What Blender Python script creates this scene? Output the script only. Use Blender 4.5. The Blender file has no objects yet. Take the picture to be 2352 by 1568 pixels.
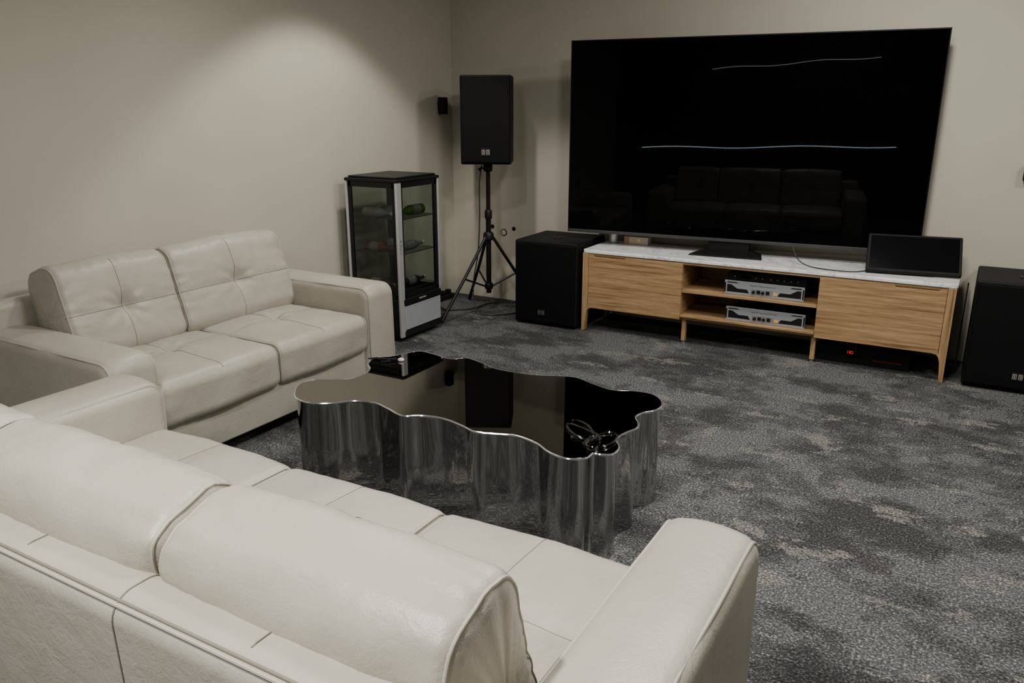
import bpy, bmesh, math, random
from mathutils import Vector, Matrix, noise
random.seed(4)
C = bpy.context.scene.collection
R = math.radians
# ------------------------------------------------------------------ camera
F, CX, CY, H = 1830.0, 1176.0, 784.0, 1.5
TH, PH = R(16.5), R(30)
cam = bpy.data.objects.new('camera', bpy.data.cameras.new('camera')); C.objects.link(cam)
cam.location = (0, 0, H); cam.rotation_euler = (R(90) - TH, 0, PH)
cam.data.sensor_width = 36; cam.data.lens = F/2352*36; cam.data.clip_start = 0.05
bpy.context.scene.camera = cam
FW = Vector((-math.sin(PH)*math.cos(TH), math.cos(PH)*math.cos(TH), -math.sin(TH)))
RT = Vector((math.cos(PH), math.sin(PH), 0)); UP = RT.cross(FW)
def onz(u, v, z):
    r = FW + RT*((u-CX)/F) + UP*((CY-v)/F); t = (z-H)/r.z
    return Vector((r.x*t, r.y*t, z))
# ------------------------------------------------------------------ materials
def newmat(name):
    m = bpy.data.materials.new(name); m.use_nodes = True
    nt = m.node_tree; return m, nt, nt.nodes['Principled BSDF']
def N(nt, typ, **kw):
    n = nt.nodes.new(typ)
    for k, v in kw.items():
        if k in n.inputs: n.inputs[k].default_value = v
        else: setattr(n, k, v)
    return n
def ramp(nt, fac, stops, interp='LINEAR'):
    r = nt.nodes.new('ShaderNodeValToRGB'); r.color_ramp.interpolation = interp
    while len(r.color_ramp.elements) < len(stops): r.color_ramp.elements.new(.5)
    for e, (p, c) in zip(r.color_ramp.elements, stops):
        e.position = p; e.color = (*c, 1) if len(c) == 3 else c
    nt.links.new(fac, r.inputs[0]); return r
def coords(nt, scale=(1,1,1)):
    tc = nt.nodes.new('ShaderNodeTexCoord'); mp = nt.nodes.new('ShaderNodeMapping')
    mp.inputs['Scale'].default_value = scale; nt.links.new(tc.outputs['Object'], mp.inputs[0]); return mp.outputs[0]
def pbr(name, col, rough=.5, metal=0, spec=.5, bump=None, var=0.0, coat=0, vscale=6, ior=1.5):
    m, nt, b = newmat(name)
    b.inputs['Base Color'].default_value = (*col, 1); b.inputs['Roughness'].default_value = rough
    b.inputs['Metallic'].default_value = metal; b.inputs['Specular IOR Level'].default_value = spec
    b.inputs['Coat Weight'].default_value = coat; b.inputs['IOR'].default_value = ior
    co = coords(nt)
    if var:
        n = N(nt, 'ShaderNodeTexNoise', Scale=vscale, Detail=4.0); nt.links.new(co, n.inputs['Vector'])
        r = ramp(nt, n.outputs[0], [(.3, tuple(c*(1-var) for c in col)), (.7, tuple(min(1, c*(1+var)) for c in col))])
        nt.links.new(r.outputs[0], b.inputs['Base Color'])
    if bump:
        n = N(nt, 'ShaderNodeTexNoise', Scale=bump[0], Detail=3.0); nt.links.new(co, n.inputs['Vector'])
        bp = N(nt, 'ShaderNodeBump', Strength=bump[1], Distance=bump[2]); nt.links.new(n.outputs[0], bp.inputs['Height'])
        nt.links.new(bp.outputs[0], b.inputs['Normal'])
    return m
M = {}
M['wall'] = pbr('wall_paint', (.50, .468, .385), .85, bump=(160, .25, .002), var=.03, vscale=2)
M['unlitwall'] = pbr('unlit_wall', (.010, .010, .011), .9, var=.05)  # near-black colour stands in for the unlit space behind the camera
M['ceiling'] = pbr('ceiling_paint', (.15, .145, .13), .9, var=.03)
M['black'] = pbr('black_plastic', (.008, .008, .009), .42, spec=.3, bump=(300, .2, .001), var=.1)
M['matte'] = pbr('matte_black_paint', (.006, .006, .0065), .6, spec=.2, bump=(500, .4, .001), var=.1)
M['grille'] = pbr('speaker_grille', (.003, .003, .0035), .6, spec=.15, bump=(900, .6, .002), var=.1)
M['blackmetal'] = pbr('black_metal', (.012, .012, .012), .35, metal=.3, spec=.3, var=.1)
M['silver'] = pbr('brushed_silver', (.66, .67, .68), .38, metal=.6, var=.05)
M['alu'] = pbr('silver_paint', (.42, .44, .47), .4, metal=.25, var=.04)
M['face'] = pbr('grey_faceplate', (.33, .35, .38), .4, metal=.3, var=.04)
M['satin'] = pbr('satin_grey', (.30, .31, .32), .45, metal=.5, var=.05)
M['trim'] = pbr('dark_satin_trim', (.07, .07, .072), .4, metal=.5, var=.05)
M['white'] = pbr('white_plastic', (.50, .50, .48), .4, var=.02)
M['gold'] = pbr('brass', (.65, .50, .20), .3, metal=.9, var=.05)
M['orange'] = pbr('orange_sticker', (.8, .42, .08), .5, var=.05)
M['screen'] = pbr('tv_glass', (.0012, .0012, .0014), .012, spec=.10, var=.05)
M['screen2'] = pbr('touch_glass', (.004, .004, .005), .12, spec=.2, var=.05)
M['text'] = pbr('dark_print', (.03, .03, .03), .6, var=.02)
M['pale'] = pbr('pale_print', (.55, .53, .42), .5, var=.02)
M['dim'] = pbr('dim_print', (.20, .19, .15), .5, var=.02)
M['tabletop'] = pbr('smoked_mirror_top', (.215, .205, .185), .012, metal=1, var=.03)
M['rim'] = pbr('polished_rim', (.85, .85, .84), .12, metal=.9, var=.02)
M['cable'] = pbr('black_cable', (.01, .01, .01), .5, var=.05)
M['card'] = pbr('cream_card', (.62, .57, .45), .6, var=.04)
M['dimlabel'] = pbr('dark_label', (.17, .16, .14), .6, var=.2, vscale=40)  # mottled tone, darker than the cream card
M['carton'] = pbr('tan_card', (.45, .27, .12), .6, var=.04)
def emis(name, col, s):
    m, nt, b = newmat(name); b.inputs['Base Color'].default_value = (0,0,0,1)
    b.inputs['Emission Color'].default_value = (*col, 1); b.inputs['Emission Strength'].default_value = s; return m
M['led'] = emis('led_white', (.72, .86, 1), 44); M['led2'] = emis('led_soft_white', (.85, .92, 1), 14); M['red'] = emis('led_red', (1, .02, .02), .9); M['dimred'] = emis('led_dim_red', (.5, .01, .01), .06)
def glass(name, tint, base, edge, rough=.02):
    m = bpy.data.materials.new(name); m.use_nodes = True; nt = m.node_tree; nt.nodes.clear()
    o = nt.nodes.new('ShaderNodeOutputMaterial'); t = nt.nodes.new('ShaderNodeBsdfTransparent'); g = nt.nodes.new('ShaderNodeBsdfGlossy')
    t.inputs[0].default_value = (*tint, 1); g.inputs['Roughness'].default_value = rough
    lw = nt.nodes.new('ShaderNodeLayerWeight'); lw.inputs[0].default_value = .5
    pw = N(nt, 'ShaderNodeMath', operation='POWER'); pw.inputs[1].default_value = 4
    ma = N(nt, 'ShaderNodeMath', operation='MULTIPLY_ADD'); ma.inputs[1].default_value = edge; ma.inputs[2].default_value = base
    mx = nt.nodes.new('ShaderNodeMixShader')
    nt.links.new(lw.outputs['Facing'], pw.inputs[0]); nt.links.new(pw.outputs[0], ma.inputs[0]); nt.links.new(ma.outputs[0], mx.inputs[0])
    nt.links.new(t.outputs[0], mx.inputs[1]); nt.links.new(g.outputs[0], mx.inputs[2]); nt.links.new(mx.outputs[0], o.inputs[0]); return m
M['glass'] = glass('fridge_glass', (.78, .81, .79), .03, .4)
M['clearcord'] = glass('clear_glossy_plastic', (.80, .82, .82), .12, .8, .08)
def bottle_mat(name, col): return pbr(name, col, .08, spec=.7, var=.1, coat=.5)
M['b_green'] = bottle_mat('green_glass', (.06, .11, .02)); M['b_red'] = bottle_mat('red_drink', (.10, .012, .014))
M['b_clear'] = bottle_mat('clear_bottle', (.15, .165, .165)); M['b_dark'] = bottle_mat('dark_bottle', (.03, .022, .015))
# leather
def leather():
    m, nt, b = newmat('cream_leather'); co = coords(nt)
    n = N(nt, 'ShaderNodeTexNoise', Scale=5.0, Detail=3.0); nt.links.new(co, n.inputs['Vector'])
    r = ramp(nt, n.outputs[0], [(.3, (.385, .357, .302)), (.7, (.435, .405, .347))]); nt.links.new(r.outputs[0], b.inputs['Base Color'])
    b.inputs['Roughness'].default_value = .40; b.inputs['Specular IOR Level'].default_value = .42
    v = N(nt, 'ShaderNodeTexVoronoi', Scale=380.0); nt.links.new(co, v.inputs['Vector'])
    n2 = N(nt, 'ShaderNodeTexNoise', Scale=9.0, Detail=5.0, Distortion=1.0); nt.links.new(co, n2.inputs['Vector'])
    n3 = N(nt, 'ShaderNodeTexNoise', Scale=26.0, Detail=4.0, Distortion=2.5); nt.links.new(co, n3.inputs['Vector'])
    b1 = N(nt, 'ShaderNodeBump', Strength=.25, Distance=.001); nt.links.new(v.outputs[0], b1.inputs['Height'])
    b3 = N(nt, 'ShaderNodeBump', Strength=.20, Distance=.006); nt.links.new(n3.outputs[0], b3.inputs['Height']); nt.links.new(b1.outputs[0], b3.inputs['Normal'])
    b2 = N(nt, 'ShaderNodeBump', Strength=.22, Distance=.014); nt.links.new(n2.outputs[0], b2.inputs['Height'])
    nt.links.new(b3.outputs[0], b2.inputs['Normal']); nt.links.new(b2.outputs[0], b.inputs['Normal']); return m
M['leather'] = leather()
M['seam'] = pbr('leather_seam', (.19, .175, .145), .6, var=.05)
M['piping'] = pbr('leather_piping', (.42, .39, .335), .5, var=.03)
# oak
def oak(name, sc):
    m, nt, b = newmat(name); co = coords(nt, sc)
    n = N(nt, 'ShaderNodeTexNoise', Scale=3.0, Detail=8.0, Roughness=.62, Distortion=.35); nt.links.new(co, n.inputs['Vector'])
    n2 = N(nt, 'ShaderNodeTexNoise', Scale=18.0, Detail=3.0); nt.links.new(co, n2.inputs['Vector'])
    r = ramp(nt, n.outputs[0], [(.34, (.21, .118, .052)), (.48, (.39, .245, .118)), (.68, (.52, .35, .185))])
    r2 = ramp(nt, n2.outputs[0], [(.35, (.60, .60, .60)), (.6, (1, 1, 1))])
    mx = N(nt, 'ShaderNodeMixRGB', blend_type='MULTIPLY'); mx.inputs[0].default_value = .7
    nt.links.new(r.outputs[0], mx.inputs[1]); nt.links.new(r2.outputs[0], mx.inputs[2]); nt.links.new(mx.outputs[0], b.inputs['Base Color'])
    b.inputs['Roughness'].default_value = .45; return m
M['oak'] = oak('oak_veneer', (.6, 8, 17)); M['oakv'] = oak('oak_solid', (17, 8, .6))
def marble():
    m, nt, b = newmat('white_marble'); co = coords(nt, (1.0, 2.2, 1))
    n = N(nt, 'ShaderNodeTexNoise', Scale=3.5, Detail=9.0, Roughness=.62, Distortion=1.8); nt.links.new(co, n.inputs['Vector'])
    r = ramp(nt, n.outputs[0], [(.40, (.90, .90, .89)), (.485, (.78, .78, .78)), (.50, (.40, .41, .42)), (.52, (.80, .80, .80)), (.62, (.92, .92, .91))])
    nt.links.new(r.outputs[0], b.inputs['Base Color']); b.inputs['Roughness'].default_value = .18; return m
M['marble'] = marble()
def carpet():
    m, nt, b = newmat('carpet'); co = coords(nt)
    big = N(nt, 'ShaderNodeTexNoise', Scale=1.9, Detail=13.0, Roughness=.69); nt.links.new(coords(nt, (1.0, 1.5, 1)), big.inputs['Vector'])
    big2 = N(nt, 'ShaderNodeTexNoise', Scale=2.8, Detail=13.0, Roughness=.73); nt.links.new(coords(nt, (1.0, 1.8, 1)), big2.inputs['Vector'])
    big3 = N(nt, 'ShaderNodeTexNoise', Scale=2.5, Detail=13.0, Roughness=.73); nt.links.new(coords(nt, (1.6, 1, 1)), big3.inputs['Vector'])
    strk = N(nt, 'ShaderNodeTexNoise', Scale=14.0, Detail=6.0, Roughness=.8); nt.links.new(coords(nt, (1.0, 3.5, 1)), strk.inputs['Vector'])
    fine = N(nt, 'ShaderNodeTexNoise', Scale=120.0, Detail=2.0, Roughness=.7); nt.links.new(co, fine.inputs['Vector'])
    base = ramp(nt, big.outputs[0], [(.45, (.043, .044, .045)), (.463, (.063, .065, .066)), (.515, (.067, .069, .070)), (.528, (.098, .101, .102))])
    m1 = ramp(nt, big2.outputs[0], [(.57, (0,0,0)), (.59, (.85,.85,.85))])
    m2 = ramp(nt, big3.outputs[0], [(.57, (0,0,0)), (.59, (.75,.75,.75))])
    m3 = ramp(nt, strk.outputs[0], [(.60, (0,0,0)), (.64, (.55,.55,.55))])
    mx = N(nt, 'ShaderNodeMixRGB'); nt.links.new(m1.outputs[0], mx.inputs[0]); nt.links.new(base.outputs[0], mx.inputs[1]); mx.inputs[2].default_value = (.15, .146, .133, 1)
    mx2 = N(nt, 'ShaderNodeMixRGB'); nt.links.new(m2.outputs[0], mx2.inputs[0]); nt.links.new(mx.outputs[0], mx2.inputs[1]); mx2.inputs[2].default_value = (.050, .048, .046, 1)
    mx3 = N(nt, 'ShaderNodeMixRGB'); nt.links.new(m3.outputs[0], mx3.inputs[0]); nt.links.new(mx2.outputs[0], mx3.inputs[1]); mx3.inputs[2].default_value = (.15, .15, .143, 1)
    sp = ramp(nt, fine.outputs[0], [(.34, (.40,.40,.40)), (.5, (.85,.85,.85)), (.60, (1.7, 1.7, 1.7)), (.72, (4.2, 4.1, 4.0))])
    ml = N(nt, 'ShaderNodeMixRGB', blend_type='MULTIPLY'); ml.inputs[0].default_value = 1
    nt.links.new(mx3.outputs[0], ml.inputs[1]); nt.links.new(sp.outputs[0], ml.inputs[2]); nt.links.new(ml.outputs[0], b.inputs['Base Color'])
    bp = N(nt, 'ShaderNodeBump', Strength=.7, Distance=.006); nt.links.new(fine.outputs[0], bp.inputs['Height']); nt.links.new(bp.outputs[0], b.inputs['Normal'])
    b.inputs['Roughness'].default_value = .95; b.inputs['Specular IOR Level'].default_value = .1; return m
M['carpet'] = carpet()
def chrome():
    m, nt, b = newmat('mirror_steel'); b.inputs['Base Color'].default_value = (.44, .44, .43, 1); b.inputs['Metallic'].default_value = 1; b.inputs['Roughness'].default_value = .05
    n = N(nt, 'ShaderNodeTexNoise', Scale=5.0, Detail=0.5); nt.links.new(coords(nt, (1, 1, .15)), n.inputs['Vector'])
    bp = N(nt, 'ShaderNodeBump', Strength=.06, Distance=.02); nt.links.new(n.outputs[0], bp.inputs['Height']); nt.links.new(bp.outputs[0], b.inputs['Normal']); return m
M['chrome'] = chrome()
# ------------------------------------------------------------------ mesh helpers
class MB:
    def __init__(s): s.v = []; s.f = []; s.sm = []
    def add(s, vs, fs, smooth=False):
        o = len(s.v); s.v += [tuple(v) for v in vs]; s.f += [tuple(i+o for i in f) for f in fs]; s.sm += [smooth]*len(fs); return s
    def box(s, x0, x1, y0, y1, z0, z1, mt=None):
        vs = [Vector((x, y, z)) for x in (x0, x1) for y in (y0, y1) for z in (z0, z1)]
        if mt: vs = [mt @ v for v in vs]
        return s.add(vs, [(0,1,3,2),(4,6,7,5),(0,4,5,1),(2,3,7,6),(0,2,6,4),(1,5,7,3)])
    def prism(s, pts, a, b, fn):   # pts 2D, extruded a..b ; fn(p,q,w)->xyz
        n = len(pts); vs = [fn(p, q, a) for p, q in pts] + [fn(p, q, b) for p, q in pts]
        return s.add(vs, [tuple(range(n))[::-1], tuple(range(n, 2*n))] + [(i, (i+1) % n, n+(i+1) % n, n+i) for i in range(n)])
    def tube(s, pts, r, n=10, closed=False, cap=True):
        pts = [Vector(p) for p in pts]; m = len(pts); rr = r if isinstance(r, (list, tuple)) else [r]*m
        T = []
        for i in range(m):
            a = pts[(i-1) % m] if (closed or i > 0) else pts[i]; b = pts[(i+1) % m] if (closed or i < m-1) else pts[i]
            T.append((b-a).normalized())
        u = T[0].orthogonal().normalized(); vs = []
        for i in range(m):
            u = (u - T[i]*u.dot(T[i])).normalized(); w = T[i].cross(u)
            for k in range(n):
                a = 2*math.pi*k/n; vs.append(pts[i] + (u*math.cos(a) + w*math.sin(a))*rr[i])
        fs = []
        for i in range(m if closed else m-1):
            j = (i+1) % m
            for k in range(n): fs.append((i*n+k, i*n+(k+1) % n, j*n+(k+1) % n, j*n+k))
        s.add(vs, fs, True)
        if cap and not closed:
            s.add(vs[:n], [tuple(range(n))[::-1]]); s.add(vs[-n:], [tuple(range(n))])
        return s
    def lathe(s, prof, n=24, mt=None):   # prof: list (r,z)
        vs = []
        for r, z in prof:
            for k in range(n):
                a = 2*math.pi*k/n; v = Vector((r*math.cos(a), r*math.sin(a), z)); vs.append(mt @ v if mt else v)
        fs = [(i*n+k, i*n+(k+1) % n, (i+1)*n+(k+1) % n, (i+1)*n+k) for i in range(len(prof)-1) for k in range(n)]
        s.add(vs, fs, True); s.add(vs[:n], [tuple(range(n))[::-1]]); s.add(vs[-n:], [tuple(range(n))]); return s
    def build(s, name, mat, parent=None, bevel=0, seg=2, merge=True, sharp=35):
        me = bpy.data.meshes.new(name); me.from_pydata(s.v, [], s.f)
        me.polygons.foreach_set('use_smooth', [True]*len(s.f) if (bevel or sharp) else s.sm)
        bm = bmesh.new(); bm.from_mesh(me)
        if merge: bmesh.ops.remove_doubles(bm, verts=bm.verts, dist=1e-5)
        bmesh.ops.recalc_face_normals(bm, faces=bm.faces); bm.to_mesh(me); bm.free()
        me.set_sharp_from_angle(angle=R(sharp))
        me.materials.append(mat); o = bpy.data.objects.new(name, me); C.objects.link(o)
        if parent: o.parent = parent
        if bevel:
            b = o.modifiers.new('bevel', 'BEVEL'); b.width = bevel; b.segments = seg; b.limit_method = 'ANGLE'; b.angle_limit = R(40); b.harden_normals = True
        return o
def thing(name, label, cat, loc=(0,0,0), rz=0, group=None):
    o = bpy.data.objects.new(name, None); C.objects.link(o); o.empty_display_size = .05
    o.location = loc; o.rotation_euler = (0, 0, rz); o['label'] = label; o['category'] = cat
    if group: o['group'] = group
    return o
def tag(o, label, cat, group=None):
    o['label'] = label; o['category'] = cat
    if group: o['group'] = group
    return o
def struct(o): o['kind'] = 'structure'; return o
def box(name, mat, parent, x0, x1, y0, y1, z0, z1, bevel=0, seg=2): return MB().box(x0, x1, y0, y1, z0, z1).build(name, mat, parent, bevel, seg)
def rrect(p0, p1, q0, q1, rad, seg=8):
    out = []
    for (cx, cy, a0), r in zip(((p0, q0, 180), (p1, q0, 270), (p1, q1, 0), (p0, q1, 90)), rad):
        sx = 1 if cx == p0 else -1; sy = 1 if cy == q0 else -1
        for k in range(seg+1):
            a = R(a0 + 90*k/seg); out.append((cx + sx*r + r*math.cos(a), cy + sy*r + r*math.sin(a)))
    return out
def slab(mb, p0, p1, q0, q1, rad, w0, w1, r, fn, mid=8, seg=6):
    loops = []
    def ring(ins, w): return [fn(p, q, w) for p, q in rrect(p0+ins, p1-ins, q0+ins, q1-ins, [max(x-ins, .002) for x in rad])]
    loops.append(ring(r + .02, w0))
    for k in range(seg+1):
        a = math.pi/2*k/seg; loops.append(ring(r*(1-math.sin(a)), w0 + r*(1-math.cos(a))))
    for k in range(1, mid): loops.append(ring(0, w0 + r + (w1-w0-2*r)*k/mid))
    for k in range(seg, -1, -1):
        a = math.pi/2*k/seg; loops.append(ring(r*(1-math.sin(a)), w1 - r*(1-math.cos(a))))
    loops.append(ring(r + .02, w1))
    n = len(loops[0]); vs = [v for l in loops for v in l]
    fs = [(i*n+k, i*n+(k+1) % n, (i+1)*n+(k+1) % n, (i+1)*n+k) for i in range(len(loops)-1) for k in range(n)]
    fs.append(tuple(range(n))[::-1]); fs.append(tuple(range((len(loops)-1)*n, len(loops)*n)))
    return mb.add(vs, fs, True)
def text(s, size, mat, parent, mt, name='lettering', depth=.0004):
    cu = bpy.data.curves.new(name, 'FONT'); cu.body = s; cu.size = size; cu.extrude = depth; cu.align_x = 'CENTER'; cu.align_y = 'CENTER'
    t = bpy.data.objects.new('tmp', cu); C.objects.link(t); bpy.context.view_layer.update()
    me = bpy.data.meshes.new_from_object(t); bpy.data.objects.remove(t); me.transform(mt); me.materials.clear(); me.materials.append(mat)
    o = bpy.data.objects.new(name, me); C.objects.link(o); o.parent = parent; return o
FRONT = Matrix.Rotation(R(90), 4, 'X')   # text plane facing -Y
def T(x, y, z): return Matrix.Translation((x, y, z))
# ------------------------------------------------------------------ room
XL, YW, XR, YR, HC = -3.66, 5.40, 2.7, -1.7, 2.75
struct(box('floor', M['carpet'], None, XL, XR, YR, YW, -.05, 0))
struct(box('wall_left', M['wall'], None, XL-.1, XL, YR-.1, YW+.1, -.05, HC))
struct(box('wall_back', M['wall'], None, XL, XR, YW, YW+.1, -.05, HC))
struct(box('wall_right', M['wall'], None, XR, XR+.1, YR-.1, YW+.1, -.05, HC))
struct(box('wall_rear', M['unlitwall'], None, XL, XR, YR-.1, YR, -.05, HC))
struct(box('ceiling', M['ceiling'], None, XL-.1, XR+.1, YR-.1, YW+.1, HC, HC+.1))
# ------------------------------------------------------------------ sofas
def cushion(parent, name, hx, hy, hz, r, mt, crown=.02, back_crown=0, tuft=.018, tv=0.0, n=46, seed=0, rx=.03, cross=True, fold=.0):
    def disp(x, y):
        u, v = min(1, abs(x)/hx), min(1, abs(y)/hy)
        d = crown*(1-u**2.4)*(1-v**2.4)
        e = (1-u**6)*(1-v**6)
        if cross:
            d -= e*(.003*math.exp(-(x/.012)**2) + .003*math.exp(-((y-tv)/.012)**2)+ .004*math.exp(-(x/.055)**2) + .004*math.exp(-((y-tv)/.055)**2))
            d -= tuft*math.exp(-((x*x+(y-tv)**2)/.045**2))
            rr = math.hypot(x, y-tv); an = math.atan2(y-tv, x)
            d += .004*math.cos(an*9+seed)*math.exp(-((rr-.07)/.045)**2)
        return d
    def per(y, z, ins):
        iy = max(-(hy-r), min(hy-r, y)); iz = max(-(hz-r), min(hz-r, z)); d = Vector((y-iy, z-iz))
        if d.length < 1e-9: d = Vector((y, z))
        nn = d.normalized(); return Vector((iy, iz)) + nn*(r-ins)
    def P(q):
        s = max(abs(q.y)/hy, abs(q.z)/hz); t = max(0, min(1, (abs(q.x)-(hx-rx))/rx)); ins = rx*(1-math.sqrt(max(0, 1-t*t)))
        if s < 1e-6: c2 = Vector((0, 0))
        else: c2 = per(q.y/s, q.z/s, ins)*s
        p = Vector((q.x, c2.x, c2.y))
        p.x += math.copysign(.008*(1-s**2), q.x) if abs(q.x) > hx-1e-6 else 0
        if p.z > 0: p.z += disp(p.x, p.y)*min(1, p.z/hz)
        else:
            u, v = min(1, abs(p.x)/hx), min(1, abs(p.y)/hy); p.z -= back_crown*(1-u**2.4)*(1-v**2.4)*min(1, -p.z/hz)
        u = min(1, abs(p.x)/hx)
        w = noise.noise(Vector((p.x*6+seed*3, p.y*6, p.z*6+seed)))*.006
        ang = math.atan2(p.z, p.y)
        w += fold*noise.noise(Vector((p.x*7 + seed, ang*5.5, seed*2.3)))*(u**2)
        w += .5*fold*noise.noise(Vector((p.x*30 + seed, p.y*12, p.z*12)))
        bul = .012*(1-u**2)*(abs(p.y)/hy)**3*(1 if p.y > 0 else -.4)
        d = Vector((p.x*.15, p.y, p.z))
        return p + Vector((0, bul, 0)) + d.normalized()*w
    bm = bmesh.new()
    for ax in range(3):
        for sg in (-1, 1):
            grid = []
            for i in range(n+1):
                row = []
                for j in range(n+1):
                    a, b = -1+2*i/n, -1+2*j/n
                    c = [0,0,0]; c[ax] = sg; c[(ax+1) % 3] = a; c[(ax+2) % 3] = b
                    c[0] = .55*c[0] + .45*math.sin(c[0]*math.pi/2)
                    row.append(bm.verts.new(mt @ P(Vector((c[0]*hx, c[1]*hy, c[2]*hz)))))
                grid.append(row)
            for i in range(n):
                for j in range(n):
                    bm.faces.new((grid[i][j], grid[i+1][j], grid[i+1][j+1], grid[i][j+1]))
    bmesh.ops.remove_doubles(bm, verts=bm.verts, dist=1e-5); bmesh.ops.recalc_face_normals(bm, faces=bm.faces)
    for f in bm.faces: f.smooth = True
    me = bpy.data.meshes.new(name); bm.to_mesh(me); bm.free(); me.materials.append(M['leather'])
    o = bpy.data.objects.new(name, me); C.objects.link(o); o.parent = parent
    if cross:
        k = 60
        MB().tube([mt @ P(Vector((x, tv, hz))) for x in [(-1+2*i/k)*(hx-.004) for i in range(k+1)]], .0016, 6).build('seam', M['seam'], o, merge=False)
        MB().tube([mt @ P(Vector((0, y, hz))) for y in [(-1+2*i/k)*(hy-.004) for i in range(k+1)]], .0016, 6).build('seam', M['seam'], o, merge=False)
    k = 30
    if back_crown: path = [(-hy, hz)] + [(hy*(-1+2*i/k), hz) for i in range(1, k+1)] + [(hy, hz*(1-2*i/10)) for i in range(1, 11)] + [(hy*(1-2*i/k), -hz) for i in range(1, k+1)]
    else: path = [(hy*(-1+2*i/k), hz) for i in range(k+1)] + [(hy, hz*(1-2*i/10)) for i in range(1, 10)]
    for sx in (-1, 1):
        MB().tube([mt @ P(Vector((sx*(hx-rx*.30), y, z))) for y, z in path], .0035, 8).build('piping', M['piping'], o, merge=False)
    return o
def sofa(root, inner, seat_x, back_x, arm=.22, depth=.94, ct=(.265, .615), ah=.575):
    hl = inner/2; L = hl + arm
    MBb = MB(); slab(MBb, .05, depth-.04, .07, .27, [.01]*4, -hl-.01, hl+.01, .006, lambda p, q, w: (w, p, q)); MBb.build('base', M['leather'], root)
    fb = lambda p, q, w: (w, p + .02 - .02*(q/.7)**2, q)
    bf = MB(); slab(bf, 0, .115, .07, .70, [.02, .02, .035, .05], -L+.05, L-.05, .035, fb, mid=30)
    b = bf.build('back_frame', M['leather'], root)
    nsm = 2*(len(seat_x)-1)
    for i in range(1, nsm):
        x = -hl + inner*i/nsm - (.05 if nsm > 4 else 0)
        pr = [(p + .02 - .02*(q/.7)**2, q) for p, q in rrect(-.0005, .1155, .07, .7005, [.02, .02, .035, .05])]
        if i % 2: pr = pr[18:29] + [(pr[29][0], .63)]
        MB().tube([(x, p, q) for p, q in pr], .002, 6, closed=not i % 2).build('seam', M['seam'], b, merge=False)
    MB().tube([(x, .0125, .6865) for x in [-L+.09 + (2*L-.18)*i/40 for i in range(41)]], .004, 8).build('piping', M['piping'], b, merge=False)
    MB().tube([(x, .0205, .6905) for x in [-L+.09 + (2*L-.18)*i/40 for i in range(41)]], .003, 8).build('seam', M['seam'], b, merge=False)
    for sg in (-1, 1):
        a = MB(); x0, x1 = sorted((sg*hl, sg*L)); xc = (x0+x1)/2
        def fn(p, q, w, xc=xc):
            cr = (1-min(1, abs(w-xc)/(arm/2))**2)
            t = max(0, min(1, (q-.35)/.2)); f = max(0, min(1, (p-.7)/.2))
            ns = noise.noise(Vector((p*6, q*6, w*6+sg*5)))*.005
            return (w + (ns if abs(w-xc) > .08 else 0), p + .008*cr*f, q + .016*cr*t + ns*t)
        slab(a, .03, depth, .065, ah, [.02, .02, .065, .05], x0, x1, .036, fn, mid=14, seg=8)
        ao = a.build('arm', M['leather'], root, sharp=60)
        for w in (x0+.015, x1-.015):
            ins = .036*(1-math.sin(math.acos(1-.015/.036)))
            pr = rrect(.03+ins, depth-ins, .065+ins, ah-ins, [.02, .02, .065-ins, .05-ins])[9:]
            dn = []
            for i in range(len(pr)-1):
                k = max(1, int(math.dist(pr[i], pr[i+1])/.03))
                for j in range(k): dn.append((pr[i][0]+(pr[i+1][0]-pr[i][0])*j/k, pr[i][1]+(pr[i+1][1]-pr[i][1])*j/k))
            dn.append(pr[-1])
            MB().tube([fn(p, q, w) for p, q in dn], .0042, 8).build('piping', M['piping'], ao, merge=False)
    for i in range(len(seat_x)-1):
        xa, xb = seat_x[i], seat_x[i+1]
        cushion(root, 'seat_cushion', (xb-xa)/2-.001, .34, .105, .055, T((xa+xb)/2, depth-.345, .335), crown=.020, tuft=.014, tv=-.02, seed=i*2+len(seat_x), fold=.003)
    ln = R(17)
    for i in range(len(back_x)-1):
        xa, xb = back_x[i], back_x[i+1]
        mt = Matrix(((1, 0, 0, (xa+xb)/2), (0, -math.sin(ln), math.cos(ln), ct[0]), (0, math.cos(ln), math.sin(ln), ct[1]), (0, 0, 0, 1)))
        cushion(root, 'back_cushion', (xb-xa)/2-.001, .225, .115, .080, mt, crown=.014, back_crown=.020, tuft=.032, tv=-.01, seed=i*3+len(seat_x)+7, rx=.035, fold=.007)
    for sx in (-1, 1):
        for y in (.12, depth-.12):
            box('leg', M['blackmetal'], root, sx*(L-.09)-.03, sx*(L-.09)+.03, y-.03, y+.03, 0, .072, .005)
big = thing('sofa', 'long cream leather three seat sofa in the foreground, its back to the viewer', 'sofa', (-1.42, .665, 0))
sofa(big, 1.80, [-.90, -.29, .285, .90], [-.90, -.42, .25, .88], depth=.970, ct=(.245, .585), ah=.594)
love = thing('sofa', 'cream leather two seat sofa standing against the left wall', 'sofa', (-3.625, 2.51, 0), R(-90))
sofa(love, 1.26, [-.63, .0, .63], [-.64, .08, .64])
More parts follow.
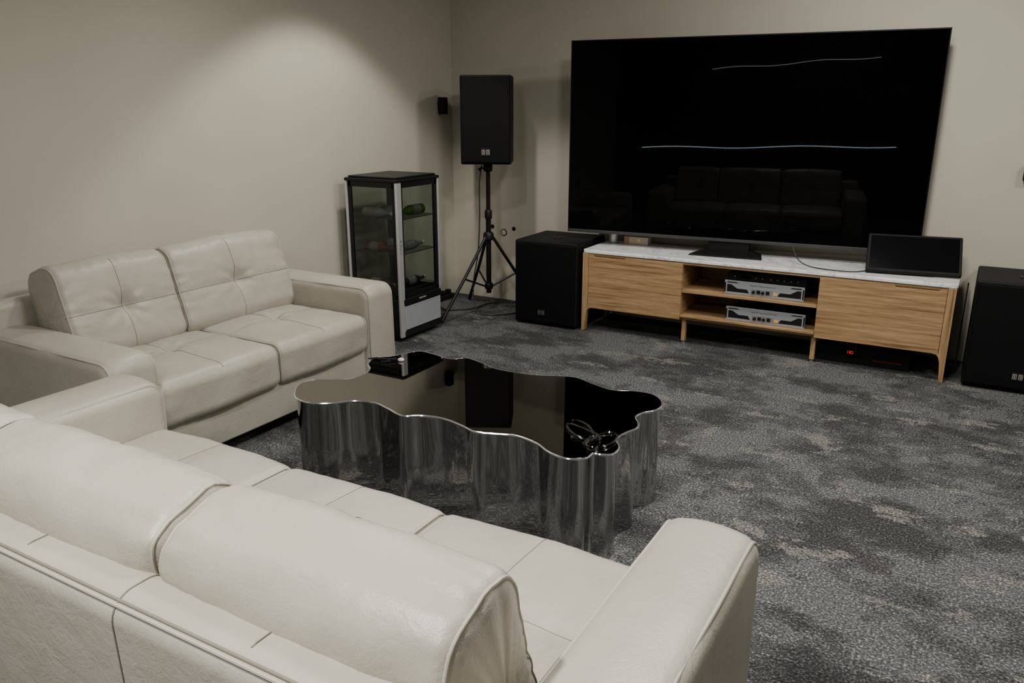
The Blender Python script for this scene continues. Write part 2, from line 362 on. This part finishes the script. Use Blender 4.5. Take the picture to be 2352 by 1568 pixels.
# ------------------------------------------------------------------ coffee table
px = [(677,902),(688,882),(720,872),(765,871),(805,869),(838,858),(850,846),(846,834),(862,821),(895,818),(930,812),(965,806),(1000,814),(1035,824),(1072,822),(1108,833),(1142,847),(1185,855),(1235,861),(1285,863),(1325,867),(1365,882),(1405,895),(1450,897),(1492,903),(1516,915),(1520,930),(1504,941),(1478,946),(1460,956),(1466,970),(1462,982),(1436,993),(1416,1006),(1422,1026),(1408,1041),(1382,1042),(1362,1040),(1344,1051),(1300,1051),(1262,1037),(1232,1016),(1185,999),(1135,994),(1092,990),(1060,975),(1020,960),(972,953),(925,953),(892,937),(860,923),(812,919),(765,924),(715,924),(684,915)]
TZ = .40
wp = [onz(u, v, TZ) for u, v in px]
ctr = sum(wp, Vector())/len(wp)
def catmull(P, k=6):
    out = []; n = len(P)
    for i in range(n):
        a, b, c, d = P[i-1], P[i], P[(i+1) % n], P[(i+2) % n]
        for j in range(k):
            t = j/k; out.append(.5*((2*b) + (c-a)*t + (2*a-5*b+4*c-d)*t*t + (3*b-a-3*c+d)*t**3))
    return out
ol = [Vector((p.x-ctr.x, p.y-ctr.y)) for p in catmull(wp)]
ct = thing('coffee_table', 'low coffee table with wavy outline, mirrored fluted sides and dark glossy top', 'coffee table', (ctr.x, ctr.y, 0))
n = len(ol)
def off(i, d):
    t = (ol[(i+1) % n]-ol[i-1]).normalized(); return ol[i] + Vector((t.y, -t.x))*d
area_ = sum(ol[i].x*ol[(i+1) % n].y - ol[(i+1) % n].x*ol[i].y for i in range(n)); sgn = 1 if area_ > 0 else -1
mb = MB(); levels = [(0, -.004), (.02, -.006), (.2, -.006), (TZ-.014, -.006), (TZ-.006, -.003)]
vs = [(*(off(i, sgn*d)), z) for z, d in levels for i in range(n)]
mb.add(vs, [(a*n+i, a*n+(i+1) % n, (a+1)*n+(i+1) % n, (a+1)*n+i) for a in range(len(levels)-1) for i in range(n)], True)
mb.build('side_wall', M['chrome'], ct, merge=False, sharp=60)
mb = MB(); mb.prism([tuple(off(i, sgn*-.003)) for i in range(n)], TZ-.006, TZ, lambda p, q, w: (p, q, w)); mb.build('table_top', M['tabletop'], ct, merge=False)
MB().tube([(*off(i, 0), TZ-.003) for i in range(n)], .0038, 8, closed=True).build('rim', M['rim'], ct, merge=False)
# cord on the table
c0 = onz(1365, 1000, TZ)
pts = []
for i in range(260):
    t = i/259; a = t*2*math.pi*5.5
    ex, ey = .060 + .03*math.sin(t*9), .026 + .012*math.cos(t*7)
    rot = .5 + 1.3*math.sin(t*5)
    x, y = ex*math.cos(a), ey*math.sin(a)
    dx = -.14*t + .07
    pts.append((c0.x + dx + x*math.cos(rot) - y*math.sin(rot), c0.y - .05*math.sin(t*4) + x*math.sin(rot) + y*math.cos(rot) - .01, TZ + .0048 + .002*(i % 40)/40))
tag(MB().tube(pts, .0038, 8).build('coiled_cord', M['clearcord'], None, merge=False), 'clear glossy cord loosely coiled at the near right end of the coffee table', 'cord')
g0 = onz(900, 829, TZ)
g = thing('bottle_opener', 'small black hand tool with white knob on the far end of the coffee table', 'opener', (g0.x, g0.y, TZ), R(20))
MB().tube([(-.11, .0, .006), (-.07, .008, .007), (-.02, 0, .007), (.02, .005, .008)], [.003, .006, .005, .007], 10).build('handle', M['black'], g, merge=False)
MB().tube([(-.02, 0, .007), (.0, -.022, .006), (-.04, -.03, .005)], [.005, .005, .003], 8).build('lever', M['black'], g, merge=False)
MB().lathe([(.010, .0), (.014, .002), (.015, .007), (.012, .011), (.006, .014)], 20, T(.04, .01, 0)).build('knob', M['white'], g)
# ------------------------------------------------------------------ tv cabinet
cab = thing('tv_cabinet', 'long low oak media cabinet with white marble top and open middle shelves', 'cabinet', (-1.14, 4.88, 0))
W = 1.12; DP = .46; ZB, ZT = .165, .543
def P3(p, q, w): return (p, w, q)
slab_m = MB(); slab(slab_m, -W-.004, W+.004, -.004, DP, [.03, .03, .02, .02], ZT, .565, .004, lambda p, q, w: (p, q, w), mid=1); slab_m.build('marble_top', M['marble'], cab)
bd = MB(); x1, x2 = -.42, .41
bd.box(-W+.03, W-.03, DP-.02, DP-.01, ZB, ZT); bd.box(-W+.03, W-.03, .02, DP-.01, ZB, ZB+.018); bd.box(-W+.03, W-.03, .004, DP-.01, ZT-.016, ZT)
bd.box(x1-.018, x1, .004, DP-.02, ZB, ZT-.016); bd.box(x2, x2+.018, .004, DP-.02, ZB, ZT-.016)
bd.build('carcass', M['oak'], cab, .001, 1)
box('shelf', M['oak'], cab, x1+.001, x2-.001, .006, DP-.022, .345, .362, .001)
box('shelf', M['oak'], cab, x1+.001, x2-.001, -.002, DP-.022, ZB+.0185, ZB+.03, .001)
for a, b, side in ((-W+.044, x1-.002, -1), (x2+.002, W-.044, 1)):
    s0, s1 = (a+.03, a+.27) if side < 0 else (b-.27, b-.03)
    z0, z1 = ZB, ZT-.008
    pts = [(a, z0), (b, z0), (b, z1), (s1, z1), (s1-.014, z1-.016), (s0+.014, z1-.016), (s0, z1), (a, z1)]
    d = MB().prism(pts, -.002, .018, P3).build('door', M['oak'], cab, .0012, 2)
    pts = [(s0, z1), (s0+.014, z1-.016), (s1-.014, z1-.016), (s1, z1)]
    MB().prism(pts, .012, .0185, P3).build('finger_pull', M['oakv'], d)
for sx in (-1, 1):
    for yy in (0, DP-.05):
        xo, xi = sx*W, sx*(W-.042)
        pts = [(xo, ZT), (xo, .0), (sx*(W-.020), 0), (sx*(W-.032), ZB-.05), (sx*(W-.040), ZB-.02), (sx*(W-.055), ZB-.004), (sx*(W-.075), ZB), (xi, ZB+.0), (xi, ZT)]
        MB().prism(pts, yy-.003, yy+.042, P3).build('corner_leg', M['oakv'], cab, .004, 3)
    box('side_panel', M['oak'], cab, *sorted((sx*(W-.004), sx*(W-.024))), .0425, DP-.054, ZB, ZT)
for x in (x1+.02, x2-.002):
    box('middle_leg', M['oakv'], cab, x-.014, x+.014, .03, .06, .018, ZB, .002)
    MB().lathe([(.012, 0), (.012, .006), (.006, .008), (.006, .018)], 14, T(x, .045, 0)).build('levelling_foot', M['satin'], cab)
# ------------------------------------------------------------------ amplifiers
def amp(x, z, label, grp):
    a = thing('amplifier', label, 'amplifier', (x, 4.925, z), 0, grp)
    box('casing', M['black'], a, -.22, .22, .008, .32, .004, .084, .002)
    fp = box('faceplate', M['face'], a, -.2415, .2415, -.004, .008, 0, .089, .003)
    for s in (-1, 1):
        pl = [(-.224, .018), (-.224, .064), (-.200, .064), (-.160, .040), (-.100, .040), (-.086, .018)]
        MB().prism([(s*p, q) for p, q in pl], -.0052, -.0038, P3).build('black_inlay', M['black'], fp)
        MB().box(*sorted((s*.240, s*.232)), -.007, -.004, .015, .074).build('rack_ear', M['black'], fp, .001)
        MB().prism([(s*p, q) for p, q in [(-.224, .080), (-.17, .080), (-.155, .074), (-.224, .074)]], -.0050, -.0038, P3).build('black_inlay', M['black'], fp)
    box('knob_panel', M['satin'], fp, -.075, .055, -.0055, -.0038, .012, .050, .001)
    for kx in (-.058, -.002):
        MB().lathe([(.010, 0), (.010, .010), (.008, .012)], 18, T(kx, -.005, .030) @ Matrix.Rotation(R(90), 4, 'X')).build('knob', M['black'], a)
    box('switch', M['black'], a, -.040, -.018, -.008, -.005, .020, .042, .001); box('switch', M['black'], a, .016, .038, -.008, -.005, .020, .042, .001)
    box('sticker', M['orange'], fp, .060, .084, -.0060, -.0052, .020, .038)
    text('King audio Thousand sound of China', .0105, M['text'], fp, T(-.005, -.0042, .068) @ FRONT)
    return a
amp(-1.055, .3625, 'silver rack amplifier on the upper shelf of the oak cabinet, under the black mixer', None)
amp(-1.035, ZB+.0305, 'silver rack amplifier alone on the lower shelf of the oak cabinet', None)
mx = thing('mixer', 'slim black effects unit lying on top of the upper silver amplifier', 'audio unit', (-1.05, 4.95, .3625+.0895))
box('casing', M['black'], mx, -.235, .235, .004, .20, 0, .044, .002); fpl = box('faceplate', M['blackmetal'], mx, -.241, .241, -.004, .0035, 0, .044, .002)
for kx in (-.19, -.06, -.02, .03, .07, .11, .15, .19): MB().lathe([(.006, 0), (.006, .009), (.004, .010)], 14, T(kx, -.004, .022) @ Matrix.Rotation(R(90), 4, 'X')).build('knob', M['trim'], mx)
box('display', M['screen2'], fpl, -.16, -.09, -.005, -.0038, .010, .034)
# ------------------------------------------------------------------ television
tv = thing('television', 'very large flat television standing above the oak cabinet, reflecting the sofa', 'television', (-1.357, 5.17, .5655), R(5.1))
TW = 1.113; b0, b1 = .085, 1.345
box('rear_shell', M['black'], tv, -TW+.01, TW-.01, -.008, .03, b0+.01, b1-.01, .004)
MB().box(-TW, TW, -.016, .0, b1-.007, b1).box(-TW, -TW+.006, -.016, .0, b0, b1).box(TW-.006, TW, -.016, .0, b0, b1).build('bezel', M['blackmetal'], tv)
box('screen', M['screen'], tv, -TW+.0062, TW-.0062, -.014, -.0085, b0+.0205, b1-.0072)
box('bottom_trim', M['trim'], tv, -TW+.0062, TW-.0062, -.017, .0, b0, b0+.020, .002)
box('stand_neck', M['blackmetal'], tv, -.13, .13, .001, .06, .012, b0+.03, .006)
MB().add([(-.235, -.125, 0), (.235, -.125, 0), (.20, .10, 0), (-.20, .10, 0), (-.225, -.115, .010), (.225, -.115, .010), (.13, .06, .035), (-.13, .06, .035)], [(3,2,1,0), (4,5,6,7), (0,1,5,4), (1,2,6,5), (2,3,7,6), (3,0,4,7)]).build('stand_base', M['blackmetal'], tv, .003)
# ------------------------------------------------------------------ touch monitor
tm = thing('touch_monitor', 'black touchscreen leaning back at the right end of the marble top', 'monitor', (-.254, 5.0, .5655), R(8))
ta = R(42); lift = .034*math.sin(ta)
def tp(x, s, d): return (x, s*math.sin(ta) + d*math.cos(ta), lift + s*math.cos(ta) - d*math.sin(ta))
def tbox(name, mat, par, xa, xb, s0, s1, d0, d1, bev=0):
    mb = MB(); mb.add([tp(x, s, d) for x in (xa, xb) for s in (s0, s1) for d in (d0, d1)], [(0,1,3,2),(4,6,7,5),(0,4,5,1),(2,3,7,6),(0,2,6,4),(1,5,7,3)])
    return mb.build(name, mat, par, bev)
sh = tbox('housing', M['matte'], tm, -.247, .247, 0, .255, 0, .033, .006)
tbox('screen', M['screen2'], tm, -.232, .232, .016, .24, -.001, .0005)
MB().prism([(.055, .0), (.185, .0), (.13, .10), (.11, .08)], -.12, .12, lambda p, q, w: (w, p, q)).build('rear_foot', M['black'], tm, .003)
# ------------------------------------------------------------------ loudspeakers
def badge(par, x, y, z, s=1.0, col='pale'):
    b = MB().box(-.030*s, .030*s, -.003, 0, -.023*s, .023*s, T(x, y, z)).build('badge', M['black'], par, .001)
    m = MB(); K = T(x, y-.0035, z)
    for a in (-.014*s, .014*s):
        w = .009*s
        for zz in (-.013, -.005, .002, .009, .014): m.box(a-w, a+w, 0, .0006, zz*s-.0007, zz*s+.0007, K)
        for xx in (-w, 0, w): m.box(a+xx-.0007, a+xx+.0007, 0, .0006, -.013*s, .014*s, K)
    m.build('emblem', M[col], b, merge=False)
sp = thing('loudspeaker', 'tall black loudspeaker mounted on the tripod stand in the corner', 'loudspeaker', (-3.10, 5.02, 1.10), R(27))
box('cabinet', M['matte'], sp, -.178, .178, -.16, .15, 0, .60, .010, 3)
box('grille', M['grille'], sp, -.168, .168, -.175, -.158, .012, .588, .008, 3)
badge(sp, .0, -.1755, .085, 1.15)
def sub(x, y, rz, label, bx, col):
    s = thing('subwoofer', label, 'subwoofer', (x, y, 0), rz)
    box('cabinet', M['matte'], s, -.24, .24, .016, .50, .012, .60, .012, 3)
    box('grille', M['grille'], s, -.228, .228, 0, .018, .03, .585, .006, 2)
    badge(s, bx, -.0005, .10, 1.0, col)
    MB().lathe([(.040, .600), (.040, .604), (.030, .605), (.026, .601), (.012, .6005)], 24, T(0, .22, 0)).build('pole_socket', M['blackmetal'], s)
    for fx in (-.2, .2):
        for fy in (.06, .45): MB().lathe([(.018, 0), (.02, .013)], 14, T(fx, fy, 0)).build('foot', M['black'], s)
sub(-2.525, 4.82, R(1), 'black subwoofer box between the tripod stand and the oak cabinet', -.02, 'dim')
sub(.307, 4.87, 0, 'black subwoofer box to the right of the oak cabinet, cut by the frame', .02, 'pale')
st = thing('speaker_stand', 'black tripod stand carrying the tall loudspeaker in the corner', 'speaker stand', (-3.10, 5.02, 0), 0)
MB().tube([(0,0,.14), (0,0,.72)], .0195, 16).build('lower_pole', M['blackmetal'], st)
MB().tube([(0,0,.6), (0,0,1.10)], .016, 16).build('upper_pole', M['blackmetal'], st)
MB().lathe([(.026, .70), (.028, .71), (.028, .75), (.022, .765)], 18).build('clamp_collar', M['black'], st)
MB().lathe([(.028, 1.04), (.034, 1.05), (.034, 1.085), (.026, 1.099)], 18).build('top_collar', M['black'], st)
MB().tube([(0,0,1.065), (-.035, -.03, 1.065), (-.05, -.045, 1.05)], [.007, .007, .014], 10).build('knob', M['black'], st, merge=False)
MB().lathe([(.03, .54), (.04, .55), (.04, .585), (.03, .60)], 18).build('hub', M['black'], st)
MB().lathe([(.028, .17), (.032, .18), (.032, .205), (.028, .215)], 18).build('brace_collar', M['black'], st)
for k, a in enumerate((R(-101), R(40), R(146))):
    d = Vector((math.cos(a), math.sin(a), 0)); rad = .50 if k == 0 else (.40 if k == 1 else .38)
    lg = MB().tube([d*.03 + Vector((0,0,.565)), d*(rad*.5)+Vector((0, 0, .30)), d*rad + Vector((0,0,.018))], .0115, 12).build('leg', M['blackmetal'], st)
    MB().tube([d*(rad-.03) + Vector((0,0,.055)), d*rad + Vector((0,0,.014))], .0145, 12).build('rubber_foot', M['black'], lg)
    MB().tube([d*.025 + Vector((0,0,.19)), d*(rad*.52) + Vector((0,0,.285))], .007, 8).build('brace', M['blackmetal'], st)
# ------------------------------------------------------------------ display fridge
fr = thing('display_fridge', 'slim black and silver glass sided drinks fridge between sofa and speaker stand', 'drinks fridge', (-3.35, 4.225, 0))
a, b = .205, .225
box('base', M['black'], fr, -a, a, -b, b, .03, .285, .006)
lp = box('lower_panel', M['alu'], fr, a, a+.008, -b+.045, b-.012, .075, .235, .004)
vent = box('control_strip', M['black'], fr, a, a+.012, -b+.03, b-.008, .245, .283, .003)
text('HORIZON', .016, M['pale'], vent, T(a+.0125, 0, .264) @ Matrix.Rotation(R(90), 4, 'Z') @ FRONT)
box('kick_plate', M['black'], fr, a, a+.010, -b+.03, b-.008, .032, .068, .002)
MB().box(-a-.008, a+.008, -b-.008, b+.008, 1.035, 1.055).box(-a+.01, a-.01, -b+.01, b-.01, 1.055, 1.068).build('top_cap', M['black'], fr, .006, 3)
for sx in (-1, 1):
    for sy in (-1, 1):
        fc = (sx, sy) == (1, -1)
        xo, xi = sx*(a+.006), sx*(a-.012); yo, yi = sy*(b+.006), sy*(b+.006-(.050 if fc else .018))
        p = box('corner_post', M['silver'], fr, min(xo, xi), max(xo, xi), min(yo, yi), max(yo, yi), .03 if fc else .30, 1.034, .004, 3)
        if fc:
            for i, ch in enumerate('PULL'):
                text(ch, .026, M['text'], p, T(a+.0065, -b+.019, .665 - i*.024) @ Matrix.Rotation(R(90), 4, 'Z') @ FRONT)
        MB().box(min(sx*(a-.012), sx*(a-.040)), max(sx*(a-.012), sx*(a-.040)), min(sy*(b-.002), sy*(b-.016)), max(sy*(b-.002), sy*(b-.016)), .286, 1.034).build('frame_strip', M['black'], fr, .002)
        ya, yb = (b-.045, b-.065) if fc else (b-.013, b-.042)
        MB().box(min(sx*(a-.002), sx*(a-.016)), max(sx*(a-.002), sx*(a-.016)), min(sy*ya, sy*yb), max(sy*ya, sy*yb), .286, 1.034).build('frame_strip', M['black'], fr, .002)
for z0, z1 in ((.286, .315), (1.0, 1.034)):
    m = MB(); t = .012
    m.box(-a+.02, a-.026, -b+.002, -b+.002+t, z0, z1).box(-a+.02, a-.02, b-.002-t, b-.002, z0, z1).box(-a+.002, -a+.002+t, -b+.02, b-.02, z0, z1).box(a-.002-t, a-.002, -b+.046, b-.02, z0, z1)
    m.build('frame_rail', M['black'], fr)
for c in ((-a+.041, a-.041, -b+.007, -b+.010), (-a+.041, a-.041, b-.010, b-.007), (-a+.007, -a+.010, -b+.043, b-.043), (a-.010, a-.007, -b+.066, b-.043)):
    box('glass_pane', M['glass'], fr, *c, .316, .999)
SH = (.335, .575, .80)
for z in SH:
    m = MB()
    for i in range(15): y = -b+.03 + (2*b-.06)*i/14; m.tube([(-a+.022, y, z), (a-.022, y, z)], .0018, 6)
    for x in (-a+.022, 0, a-.022): m.tube([(x, -b+.02, z-.003), (x, b-.02, z-.003)], .003, 6)
    m.build('wire_shelf', M['trim'], fr, merge=False)
def bottle(x, y, z, along, mat, cap, label, L=.24, r=.030, flip=1):
    ang = {'x': Matrix.Rotation(R(90), 4, 'Y'), 'y': Matrix.Rotation(R(-90), 4, 'X')}[along]
    if flip < 0: ang = Matrix.Rotation(R(180), 4, 'Z') @ ang
    t = thing('bottle', label, 'bottle', (x, y, z+.0025), 0, 'bottles lying in the drinks fridge')
    K = T(0, 0, r) @ ang @ T(0, 0, -L/2)
    MB().lathe([(r*.8, 0), (r, .008), (r, L*.58), (r*.85, L*.68), (r*.42, L*.80), (r*.38, L*.93)], 22, K).build('body', M[mat], t)
    MB().lathe([(r*.44, L*.93), (r*.44, L)], 16, K).build('cap', M[cap], t)
    MB().lathe([(r+.0006, L*.2), (r+.0006, L*.5)], 22, K).build('sticker', M['dimlabel'], t)
fx, fy = -3.35, 4.225
zs = SH
bottle(fx-.0, fy-.155, zs[2], 'x', 'b_clear', 'white', 'clear labelled bottle on the top fridge shelf, near the left glass')
bottle(fx+.12, fy+.03, zs[2], 'y', 'b_green', 'b_green', 'green bottle lying on the top fridge shelf', L=.25, r=.034, flip=-1)
bottle(fx-.06, fy+.03, zs[2], 'y', 'b_clear', 'white', 'clear bottle lying behind the green one on the top fridge shelf', L=.24)
bottle(fx-.0, fy-.155, zs[1], 'x', 'b_red', 'b_red', 'red drink bottle on the middle fridge shelf, near the left glass')
bottle(fx+.12, fy+.03, zs[1], 'y', 'b_clear', 'white', 'clear bottle on the middle fridge shelf behind the door glass', L=.25)
bottle(fx-.06, fy+.03, zs[1], 'y', 'b_red', 'white', 'red drink bottle with pale cap at the middle of the middle fridge shelf')
bottle(fx-.0, fy-.155, zs[0], 'x', 'b_dark', 'gold', 'dark bottle on the bottom fridge shelf, near the left glass', L=.26)
bottle(fx+.12, fy+.03, zs[0], 'y', 'b_dark', 'silver', 'dark bottle on the bottom fridge shelf behind the door glass', L=.26)
# ------------------------------------------------------------------ small things
w1 = thing('wall_speaker', 'small black satellite speaker on the left wall beside the corner', 'speaker', (XL, 5.22, 1.435))
box('housing', M['black'], w1, .012, .062, -.03, .03, 0, .125, .006); box('bracket', M['blackmetal'], w1, .0, .012, -.015, .015, .03, .09)
box('grille', M['grille'], w1, .062, .066, -.025, .025, .006, .119, .001)
w2 = thing('wall_speaker', 'small black satellite speaker on the television wall at the right frame edge', 'speaker', (.243, YW, 1.095))
box('housing', M['black'], w2, -.035, .035, -.062, -.012, 0, .09, .006); box('bracket', M['blackmetal'], w2, -.015, .015, -.012, 0, .02, .07)
box('grille', M['grille'], w2, -.03, .03, -.066, -.062, .006, .084, .001)
for dx, dz, rr, lb in ((-.105, .04, .016, 'small dark wall fixing left of the ringed cable hole'), (.0, 0, .028, 'ringed cable hole in the wall beside the tripod stand'), (.09, .035, .016, 'small dark wall fixing right of the ringed cable hole')):
    h = thing('wall_fixing', lb, 'wall fixing', (-3.19+dx, YW, .54+dz))
    mm = Matrix.Rotation(R(90), 4, 'X')
    MB().lathe([(rr, 0), (rr, .004), (rr*.8, .006)], 20, mm).build('ring', M['trim' if rr > .02 else 'black'], h)
    MB().lathe([(rr*.72, .006), (rr*.70, .007)], 20, mm).build('cover', M['wall' if rr > .02 else 'black'], h)
def cable(pts, r, label, name='power_cable', mat='cable'):
    P = [Vector(p) for p in pts]; out = []
    for i in range(len(P)-1):
        A, B, Cc, D = P[max(i-1, 0)], P[i], P[i+1], P[min(i+2, len(P)-1)]
        for j in range(8):
            t = j/8; out.append(.5*((2*B) + (Cc-A)*t + (2*A-5*B+4*Cc-D)*t*t + (3*B-A-3*Cc+D)*t**3))
    out.append(P[-1]); return tag(MB().tube(out, r, 8).build(name, M[mat], None, merge=False), label, 'cable')
cable([(-3.14, 5.00, 1.085), (-3.15, 4.98, .95), (-3.145, 4.97, .7), (-3.15, 4.95, .45), (-3.17, 4.91, .2), (-3.10, 4.86, .03), (-2.98, 4.90, .008), (-2.86, 5.05, .008), (-2.84, 5.18, .01)], .0045, 'black cable hanging from the loudspeaker along its stand to the carpet')
cable([(-3.62, 4.95, .12), (-3.50, 4.90, .05), (-3.40, 4.85, .008), (-3.30, 4.90, .008), (-3.22, 5.0, .008), (-3.20, 5.2, .008), (-3.05, 5.3, .012), (-2.95, 5.34, .01)], .005, 'black cable curling over the carpet into the room corner')
cable([(-.95, 5.10, .68), (-.90, 5.06, .60), (-.82, 5.0, .571), (-.68, 4.945, .5698), (-.55, 4.965, .5698), (-.49, 5.06, .5698)], .0030, 'thin black cable on the marble between television and touchscreen')
cable([(.03, 5.32, .50), (.03, 5.28, .36), (.03, 5.22, .2), (.03, 5.15, .06), (.025, 5.1, .008)], .004, 'black cable hanging down between oak cabinet and right subwoofer')
ps = thing('power_strip', 'dark power strip low in the corner behind the tripod stand', 'power strip', (-3.60, 5.15, 0), R(90))
box('body', M['black'], ps, -.13, .10, -.03, .03, 0, .04, .005)
for x in (-.08, -.02, .05): box('plug', M['black'], ps, x-.018, x+.018, -.02, .02, .04, .075, .004)
cu0 = onz(1409, 556, .5655)
cu = thing('cup', 'small silver cup on the left end of the marble top', 'cup', (cu0.x, cu0.y, .5655))
MB().lathe([(.026, 0), (.031, .004), (.034, .05), (.034, .062), (.031, .062), (.029, .02), (.01, .012)], 24).build('body', M['silver'], cu)
bx0 = onz(1460, 562, .5655)
bx = thing('gift_box', 'small cream box with gold mark beside the cup on the marble', 'box', (bx0.x, bx0.y+.03, .5655), R(4))
bb = box('box_body', M['card'], bx, -.085, .085, -.03, .05, 0, .055, .002)
box('side_label', M['carton'], bb, -.086, -.05, -.031, -.0302, .005, .05)
MB().lathe([(.012, 0), (.012, .0008)], 6, T(.02, -.0305, .03) @ Matrix.Rotation(R(90), 4, 'X')).build('gold_mark', M['gold'], bb)
pc = thing('power_conditioner', 'black power unit with red digits on the carpet under the oak cabinet', 'power unit', (-.46, 5.0, 0))
box('casing', M['matte'], pc, -.26, .26, 0, .26, 0, .10, .004)
text('182', .026, M['red'], pc, T(-.07, -.0006, .070) @ FRONT, 'red_digits')
m = MB()
for i in range(10): m.box(.06+i*.016, .071+i*.016, -.0015, 0, .034, .044)
m.build('indicator_row', M['dimred'], pc, merge=False)
# led strips on the dark rear wall
for (xa, za, xb, zb), lm, lb in (((-3.25, .90, .2, .965), 'led', 'white light strip low on the dark rear wall, mirrored in the television'), ((-2.3, 1.99, -.12, 2.12), 'led2', 'white light strip high on the dark rear wall, mirrored in the television')):
    pts = [(xa+(xb-xa)*i/20, YR+.003, za+(zb-za)*i/20 + .014*math.sin(i*.6)) for i in range(21)]
    tag(MB().tube(pts, .0035, 8).build('light_strip', M[lm], None, merge=False), lb, 'light strip')
# ------------------------------------------------------------------ lights
def spot(x, y, e, size, blend=.6, rad=.06, col=(1, .955, .88), tgt=None, z=HC-.03):
    l = bpy.data.lights.new('downlight', 'SPOT'); l.energy = e; l.spot_size = R(size); l.spot_blend = blend; l.shadow_soft_size = rad; l.color = col
    o = bpy.data.objects.new('downlight', l); C.objects.link(o); o.location = (x, y, z)
    if tgt: o.rotation_euler = (Vector(tgt)-Vector((x, y, z))).to_track_quat('-Z', 'Y').to_euler()
def area(x, y, e, s, col=(1, .965, .90)):  # unseen fill panels, added to brighten walls, carpet and sofa back
    l = bpy.data.lights.new('fill_light', 'AREA'); l.energy = e; l.size = s; l.color = col
    o = bpy.data.objects.new('fill_light', l); C.objects.link(o); o.location = (x, y, HC-.02)
spot(-2.79, 3.81, 95, 103, .3)
spot(-2.3, 2.8, 52, 150, .8)
spot(-1.15, .15, 280, 115, .8)
area(-.5, 2.4, 50, .4)
area(-.4, 4.0, 34, .3)
area(1.4, 3.2, 40, .4)
area(-1.0, -.7, 48, .4)
w = bpy.data.worlds.new('world'); w.use_nodes = True; w.node_tree.nodes['Background'].inputs[0].default_value = (.9, .95, 1, 1); w.node_tree.nodes['Background'].inputs[1].default_value = .05
bpy.context.scene.world = w
